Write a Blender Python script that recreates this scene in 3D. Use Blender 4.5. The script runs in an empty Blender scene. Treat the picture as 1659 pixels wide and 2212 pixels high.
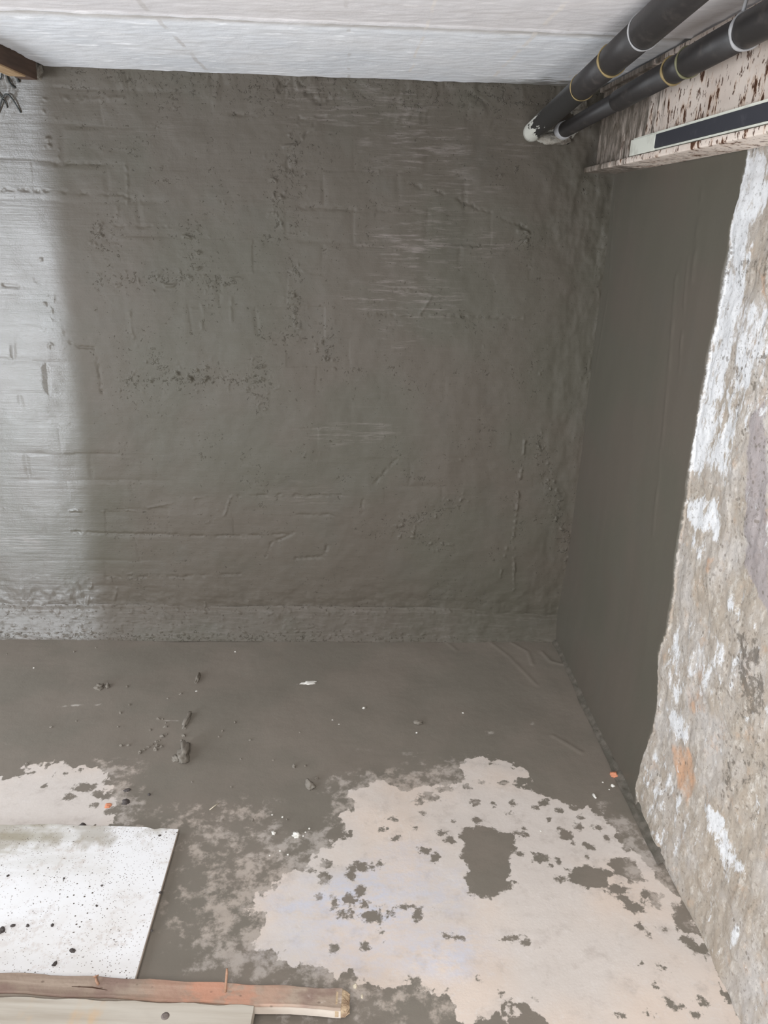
import bpy, bmesh, math, random
import numpy as np
from mathutils import Vector, Matrix

S = bpy.context.scene
COL = S.collection

# ------------------------------------------------------------------ camera
F, CX, CY = 1660.0, 829.5, 1106.0
EYE = np.array([0.0, 0.0, 1.575])          # eye height above the cellar floor
D, W, H = 2.75, 0.868, 2.0                 # back wall, right wall, ceiling


def unit(v):
    v = np.array(v, float)
    return v / np.linalg.norm(v)


yax = unit((765 - CX, 480 - CY, F))
dax = np.array((698 - CX, 5500 - CY, F))
dax = unit(dax - dax.dot(yax) * yax)
xax = np.cross(dax, yax)
RW = np.array([xax, yax, -dax])            # camera -> room axes

cam_d = bpy.data.cameras.new('camera')
cam_d.sensor_fit = 'VERTICAL'
cam_d.sensor_height = 36.0
cam_d.lens = F / 2212.0 * 36.0
cam_d.clip_start = 0.02
cam = bpy.data.objects.new('camera', cam_d)
COL.objects.link(cam)
m3 = Matrix(((RW[0, 0], -RW[0, 1], -RW[0, 2]), (RW[1, 0], -RW[1, 1], -RW[1, 2]), (RW[2, 0], -RW[2, 1], -RW[2, 2])))
cam.matrix_world = Matrix.Translation(Vector(EYE)) @ m3.to_4x4()
S.camera = cam

# ------------------------------------------------------------------ light
S.view_settings.view_transform = 'Standard'
S.view_settings.look = 'None'
S.view_settings.gamma = 1.0
S.view_settings.use_curve_mapping = False
S.view_settings.exposure = 0.3

world = bpy.data.worlds.new('daylight')
S.world = world
world.use_nodes = True
bg = world.node_tree.nodes['Background']
bg.inputs[0].default_value = (0.80, 0.88, 1.0, 1)
bg.inputs[1].default_value = 0.10


def area(name, loc, target, sx, sy, power, color, spread=180):
    l = bpy.data.lights.new(name, 'AREA')
    l.shape = 'RECTANGLE'
    l.size, l.size_y = sx, sy
    l.energy = power
    l.color = color
    l.spread = math.radians(spread)
    o = bpy.data.objects.new(name, l)
    COL.objects.link(o)
    o.location = loc
    d = Vector(target) - Vector(loc)
    o.rotation_euler = d.to_track_quat('-Z', 'Y').to_euler()
    return o


# daylight through the window behind the viewer on the left, from side and overhead
area('window_daylight', (-2.75, -1.0, 0.75), (-1.1, 2.75, 0.9), 0.95, 1.3, 88, (0.88, 0.94, 1.0))
area('side_opening_daylight', (-2.35, 1.85, 1.0), (0.0, 2.1, 0.95), 0.8, 1.7, 22, (0.93, 0.96, 1.0))
area('hatch_daylight', (-0.3, -0.7, 2.5), (-0.1, 0.9, 0.0), 1.5, 1.2, 60, (1.0, 0.975, 0.95))
area('added_ceiling_uplight', (-0.1, 0.10, 0.02), (-0.1, 0.6, 1.6), 2.6, 1.2, 66, (0.95, 0.975, 1.0))  # unseen upward fill added to brighten the ceiling, in place of bounced light

# ------------------------------------------------------------------ picture <-> room


def ray(px, py):
    return RW @ unit((px - CX, py - CY, F))


def on_y(px, py, d=D):
    r = ray(px, py)
    return r * d / r[1] + EYE


def on_x(px, py, w=W):
    r = ray(px, py)
    return r * w / r[0] + EYE


def on_z(px, py, z=0.0):
    r = ray(px, py)
    return r * (z - EYE[2]) / r[2] + EYE


def back(pts):
    return np.array([on_y(*p)[[0, 2]] for p in pts])


def side(pts):
    return np.array([on_x(*p)[[1, 2]] for p in pts])


def flo(pts):
    return np.array([on_z(*p)[[0, 1]] for p in pts])


# ------------------------------------------------------------------ numpy noise


def gnoise(x, y, seed=0):
    xi = np.floor(x).astype(np.int64)
    yi = np.floor(y).astype(np.int64)
    xf, yf = x - xi, y - yi

    def g(ix, iy):
        h = (ix * 374761393 + iy * 668265263 + seed * 974634777) & 0x7fffffff
        h = ((h ^ (h >> 13)) * 1274126177) & 0x7fffffff
        h = h ^ (h >> 16)
        a = (h % 4096) / 4096.0 * 2 * math.pi
        return np.cos(a), np.sin(a)
    u = xf * xf * xf * (xf * (xf * 6 - 15) + 10)
    v = yf * yf * yf * (yf * (yf * 6 - 15) + 10)

    def d(ix, iy, dx, dy):
        gx, gy = g(ix, iy)
        return gx * dx + gy * dy
    a = d(xi, yi, xf, yf)
    b = d(xi + 1, yi, xf - 1, yf)
    c = d(xi, yi + 1, xf, yf - 1)
    e = d(xi + 1, yi + 1, xf - 1, yf - 1)
    return 1.4 * ((a * (1 - u) + b * u) * (1 - v) + (c * (1 - u) + e * u) * v)


def fbm(x, y, seed=0, octv=4):
    s, a = 0, 1.0
    for k in range(octv):
        s = s + a * gnoise(x * 2 ** k, y * 2 ** k, seed + k * 17)
        a *= 0.5
    return s


def sstep(a, b, x):
    t = np.clip((x - a) / (b - a), 0, 1)
    return t * t * (3 - 2 * t)


def sdf(poly, x, y):
    """signed distance to a polygon, positive inside"""
    d = np.full(x.shape, 1e9)
    ins = np.zeros(x.shape, bool)
    n = len(poly)
    for i in range(n):
        ax, ay = poly[i]
        bx, by = poly[(i + 1) % n]
        ex, ey = bx - ax, by - ay
        t = np.clip(((x - ax) * ex + (y - ay) * ey) / (ex * ex + ey * ey + 1e-12), 0, 1)
        d = np.minimum(d, np.hypot(x - ax - t * ex, y - ay - t * ey))
        c = ((ay > y) != (by > y)) & (x < (bx - ax) * (y - ay) / ((by - ay) if by != ay else 1e-9) + ax)
        ins ^= c
    return np.where(ins, d, -d)


def linedist(pts, x, y):
    d = np.full(x.shape, 1e9)
    for (ax, ay), (bx, by) in zip(pts[:-1], pts[1:]):
        ex, ey = bx - ax, by - ay
        t = np.clip(((x - ax) * ex + (y - ay) * ey) / (ex * ex + ey * ey + 1e-12), 0, 1)
        d = np.minimum(d, np.hypot(x - ax - t * ex, y - ay - t * ey))
    return d


# ------------------------------------------------------------------ mesh helpers


def tag(o, label=None, cat=None, group=None, kind=None):
    if label:
        o['label'] = label
    if cat:
        o['category'] = cat
    if group:
        o['group'] = group
    if kind:
        o['kind'] = kind
    return o


def grid_mesh(name, P, mat, attrs=None, flip=False):
    """P: (n, m, 3) array of points -> one smooth grid mesh"""
    n, m, _ = P.shape
    me = bpy.data.meshes.new(name)
    me.vertices.add(n * m)
    me.vertices.foreach_set('co', P.reshape(-1).astype(np.float32))
    idx = np.arange(n * m).reshape(n, m)
    q = np.stack([idx[:-1, :-1], idx[1:, :-1], idx[1:, 1:], idx[:-1, 1:]], -1).reshape(-1, 4)
    if flip:
        q = q[:, ::-1]
    k = len(q)
    me.loops.add(k * 4)
    me.loops.foreach_set('vertex_index', q.reshape(-1).astype(np.int32))
    me.polygons.add(k)
    me.polygons.foreach_set('loop_start', np.arange(0, k * 4, 4, dtype=np.int32))
    me.polygons.foreach_set('loop_total', np.full(k, 4, np.int32))
    me.update(calc_edges=True)
    me.polygons.foreach_set('use_smooth', np.ones(k, bool))
    for an, ar in (attrs or {}).items():
        a = me.attributes.new(an, 'FLOAT_COLOR', 'POINT')
        c = np.ones((n * m, 4), np.float32)
        for i, ch in enumerate(ar):
            c[:, i] = ch.reshape(-1)
        a.data.foreach_set('color', c.reshape(-1))
    me.materials.append(mat)
    o = bpy.data.objects.new(name, me)
    COL.objects.link(o)
    return o


def obj(name, bm, mat, parent=None, smooth=False):
    me = bpy.data.meshes.new(name)
    bm.normal_update()
    bm.to_mesh(me)
    bm.free()
    if smooth:
        for p in me.polygons:
            p.use_smooth = True
    me.materials.append(mat)
    o = bpy.data.objects.new(name, me)
    COL.objects.link(o)
    if parent:
        o.parent = parent
    return o


def empty(name, loc, label, cat, group=None):
    o = bpy.data.objects.new(name, None)
    o.empty_display_size = 0.05
    o.location = loc
    COL.objects.link(o)
    return tag(o, label, cat, group)


def loft(bm, rings, cap=True):
    """skin a list of closed rings of equal count"""
    vs = [[bm.verts.new(p) for p in r] for r in rings]
    n = len(vs[0])
    for a, b in zip(vs[:-1], vs[1:]):
        for i in range(n):
            bm.faces.new((a[i], a[(i + 1) % n], b[(i + 1) % n], b[i]))
    if cap:
        bm.faces.new(vs[0][::-1])
        bm.faces.new(vs[-1])
    bmesh.ops.recalc_face_normals(bm, faces=bm.faces)


def frame_of(t):
    t = Vector(t).normalized()
    up = Vector((0, 0, 1)) if abs(t.z) < 0.9 else Vector((1, 0, 0))
    s = t.cross(up).normalized()
    return s, s.cross(t).normalized()


def tube_rings(path, radii, n=32):
    out = []
    for i, (p, r) in enumerate(zip(path, radii)):
        a = Vector(path[max(i - 1, 0)])
        b = Vector(path[min(i + 1, len(path) - 1)])
        if (b - a).length < 1e-6:
            b = a + Vector((0, 1, 0))
        s, u = frame_of(b - a)
        out.append([Vector(p) + (s * math.cos(k / n * 2 * math.pi) + u * math.sin(k / n * 2 * math.pi)) * r for k in range(n)])
    return out


def tube(path, radii, n=32):
    bm = bmesh.new()
    if not hasattr(radii, '__len__'):
        radii = [radii] * len(path)
    loft(bm, tube_rings(path, radii, n))
    return bm


def box_bm(lo, hi, bevel=0.0, seg=2, cuts=0, jitter=0.0, seed=1):
    bm = bmesh.new()
    bmesh.ops.create_cube(bm, size=1)
    for v in bm.verts:
        v.co = Vector([(lo[i] + hi[i]) / 2 + v.co[i] * (hi[i] - lo[i]) for i in range(3)])
    if bevel:
        bmesh.ops.bevel(bm, geom=bm.edges[:], offset=bevel, segments=seg, affect='EDGES', profile=0.6)
    return bm


def prism(poly, axis, a, b):
    """extrude a 2-D outline along an axis: 'y' outline is (x, z); 'z' outline is (x, y)"""
    bm = bmesh.new()
    r = []
    for t in (a, b):
        r.append([Vector((p[0], t, p[1])) if axis == 'y' else Vector((p[0], p[1], t)) for p in poly])
    loft(bm, r)
    return bm


# ------------------------------------------------------------------ material helper


class M:
    def __init__(s, name, rough=0.6, spec=0.5):
        s.m = bpy.data.materials.new(name)
        s.m.use_nodes = True
        s.t = s.m.node_tree
        s.b = s.t.nodes['Principled BSDF']
        s.b.inputs['Roughness'].default_value = rough
        s.b.inputs['Specular IOR Level'].default_value = spec
        s.o = s.n('ShaderNodeTexCoord').outputs['Object']

    def n(s, kind, **kw):
        x = s.t.nodes.new(kind)
        for k, v in kw.items():
            setattr(x, k, v)
        return x

    def put(s, sock, v):
        if isinstance(v, bpy.types.NodeSocket):
            s.t.links.new(v, sock)
        elif isinstance(v, tuple) and len(v) == 3 and sock.type == 'RGBA':
            sock.default_value = (*v, 1)
        else:
            sock.default_value = v

    def math(s, op, a, b=0.0, c=0.0, clamp=False):
        x = s.n('ShaderNodeMath', operation=op, use_clamp=clamp)
        for i, v in enumerate((a, b, c)):
            s.put(x.inputs[i], v)
        return x.outputs[0]

    def add(s, a, b):
        return s.math('ADD', a, b)

    def mul(s, a, b):
        return s.math('MULTIPLY', a, b)

    def step(s, v, lo, hi):
        x = s.n('ShaderNodeMapRange', interpolation_type='SMOOTHSTEP')
        s.put(x.inputs['Value'], v)
        s.put(x.inputs['From Min'], lo)
        s.put(x.inputs['From Max'], hi)
        return x.outputs[0]

    def noise(s, scale, detail=4, rough=0.55, stretch=(1, 1, 1), off=(0, 0, 0), dist=0.0, vec=None):
        mp = s.n('ShaderNodeMapping')
        s.put(mp.inputs['Vector'], vec or s.o)
        mp.inputs['Scale'].default_value = stretch
        mp.inputs['Location'].default_value = off
        x = s.n('ShaderNodeTexNoise')
        s.put(x.inputs['Vector'], mp.outputs[0])
        x.inputs['Scale'].default_value = scale
        x.inputs['Detail'].default_value = detail
        x.inputs['Roughness'].default_value = rough
        x.inputs['Distortion'].default_value = dist
        return x.outputs['Fac']

    def voro(s, scale, stretch=(1, 1, 1), off=(0, 0, 0), rnd=1.0):
        mp = s.n('ShaderNodeMapping')
        s.put(mp.inputs['Vector'], s.o)
        mp.inputs['Scale'].default_value = stretch
        mp.inputs['Location'].default_value = off
        x = s.n('ShaderNodeTexVoronoi')
        s.put(x.inputs['Vector'], mp.outputs[0])
        x.inputs['Scale'].default_value = scale
        x.inputs['Randomness'].default_value = rnd
        return x.outputs['Distance'], x.outputs['Color']

    def mix(s, f, a, b):
        x = s.n('ShaderNodeMix', data_type='RGBA')
        s.put(x.inputs[0], f)
        s.put(x.inputs[6], a)
        s.put(x.inputs[7], b)
        return x.outputs[2]

    def mixf(s, f, a, b):
        x = s.n('ShaderNodeMix', data_type='FLOAT')
        s.put(x.inputs[0], f)
        s.put(x.inputs[2], a)
        s.put(x.inputs[3], b)
        return x.outputs[0]

    def attr(s, name):
        x = s.n('ShaderNodeAttribute', attribute_name=name)
        y = s.n('ShaderNodeSeparateColor')
        s.t.links.new(x.outputs['Color'], y.inputs[0])
        return y.outputs

    def xyz(s):
        y = s.n('ShaderNodeSeparateXYZ')
        s.t.links.new(s.o, y.inputs[0])
        return y.outputs

    def color(s, v):
        s.put(s.b.inputs['Base Color'], v)

    def rough(s, v):
        s.put(s.b.inputs['Roughness'], v)

    def bump(s, h, strength=0.5, dist=0.002):
        x = s.n('ShaderNodeBump')
        x.inputs['Strength'].default_value = strength
        x.inputs['Distance'].default_value = dist
        s.put(x.inputs['Height'], h)
        s.put(s.b.inputs['Normal'], x.outputs[0])


def lin(r, g, b):
    f = lambda c: (c / 255 / 12.92) if c <= 10 else ((c / 255 + 0.055) / 1.055) ** 2.4
    return (f(r), f(g), f(b))


# ---- wet cement coating shared by back wall, fillets and coated part of the side wall
OLIVE, UMBER = lin(83, 79, 69), lin(86, 79, 70)
COATG = lin(84, 80, 72)


def coat_color(k):
    a = k.noise(2.3, 3, 0.5)
    b = k.noise(7.0, 4, 0.6, off=(3, 1, 7))
    c = k.mix(k.step(a, 0.38, 0.62), OLIVE, UMBER)
    c = k.mix(k.mul(k.step(b, 0.5, 0.75), 0.45), c, COATG)
    d = k.noise(30, 5, 0.65, off=(1, 9, 2))
    return k.mix(k.mul(k.step(d, 0.55, 0.8), 0.25), c, lin(90, 85, 78))


# ================================================================== BACK WALL
k = M('cement_coating', 0.42, 0.42)
A = k.attr('mask')        # R pale mortar, G brushed streaks with painted glints, B wet film
A2 = k.attr('mask2')      # R crumb density
c = coat_color(k)
streak = k.noise(60, 3, 0.6, stretch=(0.07, 1, 1.6))
glint = k.noise(70, 5, 0.7, stretch=(0.16, 1, 1.5), off=(5, 0, 2))
brush_glint = k.mul(A[1], k.step(glint, 0.48, 0.70))
c = k.mix(k.mul(brush_glint, 0.42), c, lin(150, 140, 136))  # light glints painted into the colour of the brushed streaks
pale = k.step(k.add(A[0], k.mul(k.add(k.noise(45, 4, 0.7), -0.5), 1.2)), 0.40, 0.55)
c = k.mix(pale, c, lin(172, 168, 158))
k.color(c)
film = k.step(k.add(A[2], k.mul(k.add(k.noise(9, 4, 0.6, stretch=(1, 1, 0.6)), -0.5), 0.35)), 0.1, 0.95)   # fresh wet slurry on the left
k.rough(k.mixf(film, k.mixf(brush_glint, k.mixf(k.noise(9, 3), 0.46, 0.58), 0.42), k.mixf(k.noise(20, 3, stretch=(0.3, 1, 1.5)), 0.25, 0.35)))
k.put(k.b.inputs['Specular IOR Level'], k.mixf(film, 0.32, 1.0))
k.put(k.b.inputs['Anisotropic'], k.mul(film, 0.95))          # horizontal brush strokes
tg = k.n('ShaderNodeCombineXYZ')
tg.inputs[2].default_value = 1.0
k.put(k.b.inputs['Tangent'], tg.outputs[0])
fine = k.noise(190, 4, 0.7)
c1 = k.step(k.add(k.noise(95, 3, 0.6, dist=0.3), k.mul(A2[0], 0.15)), 0.725, 0.82)
c2 = k.step(k.add(k.noise(48, 4, 0.65, off=(4, 4, 4), dist=0.5), k.mul(A2[0], 0.14)), 0.72, 0.79)
crumbs = k.add(k.mul(c1, 0.9), k.mul(c2, 1.3))
k.bump(k.add(k.mul(crumbs, 0.7), k.mul(k.add(k.mul(streak, k.mixf(A[1], k.mixf(film, 0.45, 0.9), 1.6)), k.add(k.mul(fine, 0.4), k.mul(k.noise(34, 5, 0.6, off=(2, 2, 2)), k.mixf(film, 0.9, 0.25)))), 0.55)), 0.85, 0.0026)
MAT_COAT = k.m

RES = 0.0034
xs = np.arange(-2.0, W + 0.012, RES)
zs = np.arange(-0.03, H + 0.02, RES)
X, Z = np.meshgrid(xs, zs, indexing='ij')
wx = X + 0.012 * fbm(X * 4, Z * 4, 3, 2)
wz = Z + 0.010 * fbm(X * 3, Z * 3, 9, 2)


def bricks(u, v, bl, bh, seed, joint):
    row = np.floor(v / bh)
    uu = u + (row % 2) * bl / 2 + 0.03 * gnoise(row * 7.3, row * 0 + 0.5, seed)
    fu = np.abs((uu / bl) % 1 - 0.5) * bl
    fv = np.abs((v / bh) % 1 - 0.5) * bh
    d = np.minimum(bl / 2 - fu, bh / 2 - fv)
    cell = gnoise(np.floor(uu / bl) * 3.7 + 0.3, row * 2.9 + 0.7, seed + 5)
    return 1 - sstep(0, joint, d), cell


jt, cell = bricks(wx, wz, 0.235, 0.108, 4, 0.016)
show = sstep(-0.15, 0.55, fbm(X * 1.6, Z * 1.6, 21, 3))
hgt = -0.0018 * jt * show * sstep(-0.4, 0.5, fbm(X * 5, Z * 5, 23, 2)) + 0.0024 * cell * show
hgt += 0.006 * fbm(X * 2.2, Z * 2.2, 31, 2) + 0.0022 * fbm(X * 9, Z * 9, 41, 3) * (1 - 0.7 * sstep(-0.85, -1.0, X))
# trowel crumbs along the joints
topz_of = lambda q: sstep(H - 0.15, H - 0.03, q)
cr = fbm(X * 55, Z * 55, 51, 2)
crz = sstep(0.05, 0.6, fbm(X * 7, Z * 7, 61, 2))
calm = 1 - 0.65 * sstep(-0.85, -1.0, X)
dens = 0.30 + 0.35 * jt * show + 0.35 * crz + 0.5 * topz_of(Z)
hgt += 0.0040 * calm * sstep(0.5, 1.1, cr) * (0.25 + 0.75 * jt) * crz
# smeared lumps under the ceiling and near the corner
topz = sstep(H - 0.17, H - 0.03, Z + 0.03 * fbm(X * 6, Z * 6, 71, 2))
hgt += 0.006 * topz * fbm(X * 17 + 2 * fbm(X * 5, Z * 5, 82, 2), Z * 10, 81, 3) * sstep(-0.5, 0.5, fbm(X * 4, Z * 3, 83, 2))
cor = sstep(0.55, 0.75, X) * sstep(1.35, 1.6, Z)
hgt += 0.004 * cor * fbm(X * 15, Z * 12, 91, 3)
ver = sstep(0.70, 0.74, X)
hgt += 0.0022 * ver * fbm(X * 16, Z * 9, 95, 3)
hgt += 0.003 * sstep(0.32, 0.1, Z) * fbm(X * 16, Z * 22, 97, 3)

GROOVES = [([(118, 353), (249, 353)], -3, 4), ([(0, 409), (130, 413), (253, 420), (304, 433)], -3, 4),
           ([(236, 486), (371, 490)], -3, 4), ([(637, 269), (645, 258), (660, 256), (675, 268), (668, 286), (650, 294)], -6, 5),
           ([(498, 243), (582, 256), (700, 252)], -3, 4), ([(880, 395), (944, 412), (1040, 452), (1134, 492)], -4, 3.5),
           ([(636, 449), (760, 452), (899, 458)], -2.5, 4), ([(799, 677), (860, 680), (1030, 684), (1130, 688)], -3, 5),
           ([(853, 621), (895, 628), (935, 636), (920, 660), (908, 677)], 2.5, 3.5),
           ([(135, 705), (150, 739), (169, 750), (202, 752), (209, 765), (213, 800), (219, 849)], -4, 4),
           ([(156, 1148), (260, 1153), (396, 1157)], -3, 4), ([(413, 1157), (570, 1157), (632, 1152), (586, 1174), (574, 1203)], -3, 4),
           ([(515, 1072), (658, 1068)], -3, 4), ([(600, 1075), (736, 1069)], -2.5, 4), ([(781, 1112), (785, 1080), (817, 1035), (858, 990)], -3, 4),
           ([(628, 1112), (730, 1112)], -3, 4), ([(708, 1175), (700, 1203), (640, 1206)], -4, 5), ([(520, 1240), (400, 1245), (230, 1246)], -3, 5),
           ([(620, 340), (622, 400)], -3, 5), ([(0, 616), (70, 622)], -2, 5),
           ([(700, 190), (640, 215), (600, 170)], -5, 6), ([(740, 195), (690, 225), (650, 180)], -5, 6), ([(620, 175), (605, 195), (585, 170)], -5, 6)]
RIDGES = [([(274, 353), (276, 437)], 3, 4), ([(253, 437), (253, 480)], 2.5, 4), ([(130, 214), (200, 213), (278, 212)], 3, 5),
          ([(154, 1102), (225, 1104), (295, 1102), (380, 1085), (460, 1068)], 3.5, 2.6), ([(500, 1072), (485, 1113), (447, 1127)], 3.5, 3),
          ([(253, 1267), (245, 1310)], 4, 4), ([(198, 1262), (182, 1330)], 3, 4), ([(443, 1300), (445, 1345)], 4, 3),
          ([(1134, 953), (1120, 1060), (1111, 1152), (1111, 1275)], 5, 4), ([(1093, 1184), (1080, 1252)], 3, 4),
          ([(1305, 480), (1290, 700), (1262, 860)], 2, 4), ([(640, 1310), (900, 1320), (1150, 1335)], 3, 5),
          ([(500, 640), (500, 700)], 2, 4), ([(435, 660), (437, 710)], 3, 6), ([(640, 670), (637, 705)], 3, 4),
          ([(282, 660), (280, 700), (296, 750)], 2.5, 4)]
LUMPS = [([(415, 492), (418, 568)], 6), ([(219, 606), (330, 602), (502, 610)], 4.5), ([(597, 336), (603, 480)], 4), ([(637, 302), (640, 488)], 5),
         ([(274, 824), (420, 815), (578, 828)], 5.5), ([(636, 560), (636, 700)], 4), ([(85, 570), (100, 650), (120, 740)], 5),
         ([(105, 230), (90, 300), (118, 320)], 8), ([(330, 770), (400, 840), (450, 800)], 5), ([(700, 750), (715, 765)], 7),
         ([(860, 1140), (990, 1080)], 3.5), ([(1160, 950), (1240, 1230)], 5), ([(560, 780), (570, 870)], 4), ([(213, 495), (222, 530)], 6),
         ([(60, 1255), (300, 1250)], 2.0), ([(1130, 515), (1140, 520)], 7), ([(880, 1150), (960, 1180)], 3)]
jx = 0.004 * fbm(X * 40, Z * 40, 5, 2)
for pts, amp, wpx in GROOVES + RIDGES:
    q = back(pts)
    d = linedist(q, X + jx, Z + jx) / (wpx * 0.00125)
    dens = np.maximum(dens, 0.6 * np.exp(-d * d / 9))
    hgt += amp * 0.0010 * np.exp(-d * d) * sstep(-0.35, 0.55, gnoise(X * 22, Z * 22, 13) + 0.6 * gnoise(X * 60, Z * 60, 14))
for pts, amp in LUMPS:
    q = back(pts)
    d = linedist(q, X, Z) / 0.032
    dens = np.maximum(dens, np.exp(-0.5 * d * d) * (0.75 + 0.05 * amp))
    hgt += calm * amp * 0.0022 * np.exp(-d * d) * sstep(0.35, 1.2, fbm(X * 38 + 1.2 * fbm(X * 12, Z * 12, 76, 2), Z * 38, 77, 3))
# mortar patches by the pipes; brushed zones that carry painted glints
mR = np.zeros_like(X)
for poly in ([(1140, 300), (1185, 312), (1235, 300), (1250, 285), (1225, 270), (1180, 285)], [(1232, 245), (1240, 212), (1265, 200), (1268, 235), (1250, 250)]):
    mR = np.maximum(mR, sstep(-0.012, 0.012, sdf(back(poly), X, Z)))
mG = np.full_like(X, 0.06)
for (px, py, rx, ry, a) in ((930, 320, 130, 60, 0.9), (880, 530, 110, 45, 1.0), (880, 640, 130, 55, 0.75), (960, 440, 130, 80, 0.55), (760, 230, 200, 50, 0.6),
                            (1000, 520, 110, 60, 0.6), (1100, 300, 90, 40, 0.5), (770, 935, 130, 30, 0.55), (870, 720, 60, 40, 0.5), (300, 270, 160, 25, 0.25), (660, 1070, 120, 40, 0.3),
                            (40, 1170, 90, 30, 0.7), (10, 620, 40, 40, 0.5)):
    p = on_y(px, py)
    rr = np.hypot((X - p[0]) / (rx * 0.0017), (Z - p[2]) / (ry * 0.0017)) + 0.35 * fbm(X * 8, Z * 14, 101, 2)
    mG = np.maximum(mG, a * (1 - sstep(0.5, 1.15, rr)))
P = np.stack([X, D - hgt, Z], -1)
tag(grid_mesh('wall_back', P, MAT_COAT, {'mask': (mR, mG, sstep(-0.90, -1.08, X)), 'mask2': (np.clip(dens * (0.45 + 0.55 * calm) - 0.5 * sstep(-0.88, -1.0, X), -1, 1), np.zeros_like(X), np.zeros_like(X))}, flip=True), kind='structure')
# plain upper part of the back wall inside the light well
bm = box_bm((-2.0, D, H + 0.015), (-0.97, D + 0.1, 2.75))
tag(obj('wall_back_upper', bm, MAT_COAT), kind='structure')

# cement fillet along the foot of the back wall
xs = np.arange(-2.0, W - 0.006, 0.0042)
tt = np.linspace(0, 1, 60)
X, T = np.meshgrid(xs, tt, indexing='ij')
top = 0.135 + 0.008 * fbm(X * 3, X * 0, 4, 3) - 0.03 * sstep(0.3, 0.85, X)
dep = 0.050 + 0.006 * fbm(X * 5, X * 0 + 3, 8, 3)
ang = T * math.pi / 2
zz = top * (1 - T) ** 1.35
yy = D - dep * (0.18 * sstep(0, 0.12, T) + 0.82 * T ** 1.2)
e = np.minimum(1, np.minimum(T, 1 - T) * 12)
rough_ = 0.0018 * fbm(X * 14, T * 3, 14, 3) + 0.004 * sstep(0.3, 0.8, fbm(X * 45, T * 9, 24, 2)) * (0.35 + 0.65 * sstep(0.5, 0.7, T) + 0.5 * sstep(0.25, 0.05, T)) * sstep(0.9, -0.2, X)
rough_ = rough_ * (0.3 + 0.7 * e)
P = np.stack([X, yy - rough_, zz + 0.6 * rough_ * (1 - T)], -1)
zero = np.zeros_like(X)
tag(grid_mesh('trim_1', P, MAT_COAT, {'mask': (zero, zero + 0.25, 0.6 * sstep(-0.88, -1.06, X)), 'mask2': (np.clip(0.45 + 0.45 * sstep(0.55, 0.8, T) - 0.5 * sstep(-0.1, 0.6, X) + 0.3 * sstep(0.2, 0.02, T), 0, 1), zero, zero)}), kind='structure')

# ================================================================== RIGHT WALL
k = M('side_wall_cement_and_old_masonry', 0.7, 0.35)
A = k.attr('mask')        # R coating, G white paint, B orange/brick
Bm = k.attr('mask2')      # R dark grime, G bare grey
cc = k.n('ShaderNodeHueSaturation')
k.put(cc.inputs['Color'], coat_color(k))
cc.inputs['Value'].default_value = 1.15      # same coat, lightened to make up for light missing on this wall
cc.inputs['Saturation'].default_value = 0.9
coat = cc.outputs[0]
old = k.mix(k.step(k.noise(5, 5, 0.6), 0.35, 0.68), lin(164, 153, 140), lin(180, 174, 169))
old = k.mix(k.mul(k.step(k.noise(14, 5, 0.65, stretch=(1, 1, 0.5), off=(2, 3, 4)), 0.46, 0.66), 0.7), old, lin(160, 147, 132))
old = k.mix(k.mul(k.step(k.noise(38, 6, 0.75, stretch=(1, 1, 0.6), off=(3, 8, 1)), 0.5, 0.66), 0.6), old, lin(208, 202, 194))
old = k.mix(k.mul(k.step(k.noise(55, 6, 0.75, stretch=(1, 1, 0.7), off=(6, 1, 9)), 0.54, 0.68), 0.55), old, lin(138, 128, 116))
n_w = k.noise(26, 6, 0.72, stretch=(1, 1, 0.55))
n_o = k.noise(18, 5, 0.7, off=(7, 7, 7))
n_d = k.noise(34, 6, 0.75, off=(1, 4, 8))
old = k.mix(k.mul(k.step(n_o, 0.54, 0.74), 0.45), old, lin(188, 156, 128))
old = k.mix(k.step(k.add(A[2], k.mul(k.add(n_o, -0.5), 1.3)), 0.35, 1.0), old, lin(192, 152, 122))
old = k.mix(k.mul(k.step(k.add(Bm[1], k.mul(k.add(n_d, -0.5), 1.0)), 0.35, 0.6), 0.85), old, lin(150, 142, 142))
old = k.mix(k.step(k.add(A[1], k.mul(k.add(n_w, -0.5), 3.6)), 0.34, 0.72), old, lin(214, 214, 215))
old = k.mix(k.mul(k.step(k.add(Bm[0], k.mul(k.add(n_d, -0.5), 4.0)), 0.50, 0.9), 0.75), old, lin(92, 84, 74))
vd, vc = k.voro(60)
pit = k.mul(k.step(vd, 0.32, 0.2), k.step(k.noise(11, 2, off=(9, 2, 3)), 0.52, 0.6))
old = k.mix(k.mul(pit, 0.6), old, lin(104, 94, 84))
old = k.mix(k.mul(k.step(k.noise(120, 3, 0.6), 0.55, 0.72), 0.5), old, lin(110, 100, 90))
edge = k.step(k.add(A[0], k.mul(k.add(k.noise(70, 4, 0.7), -0.5), 0.10)), 0.47, 0.53)
k.color(k.mix(edge, old, coat))
k.rough(k.mixf(edge, 0.85, 0.46))
st = k.noise(60, 3, 0.6, stretch=(1, 1.4, 0.08))
k.bump(k.mixf(edge, k.mul(k.noise(90, 6, 0.75), 2.2), k.add(k.mul(st, 0.12), k.mul(k.noise(190, 3, 0.6), 0.12))), 0.5, 0.0024)
MAT_SIDE = k.m

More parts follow.
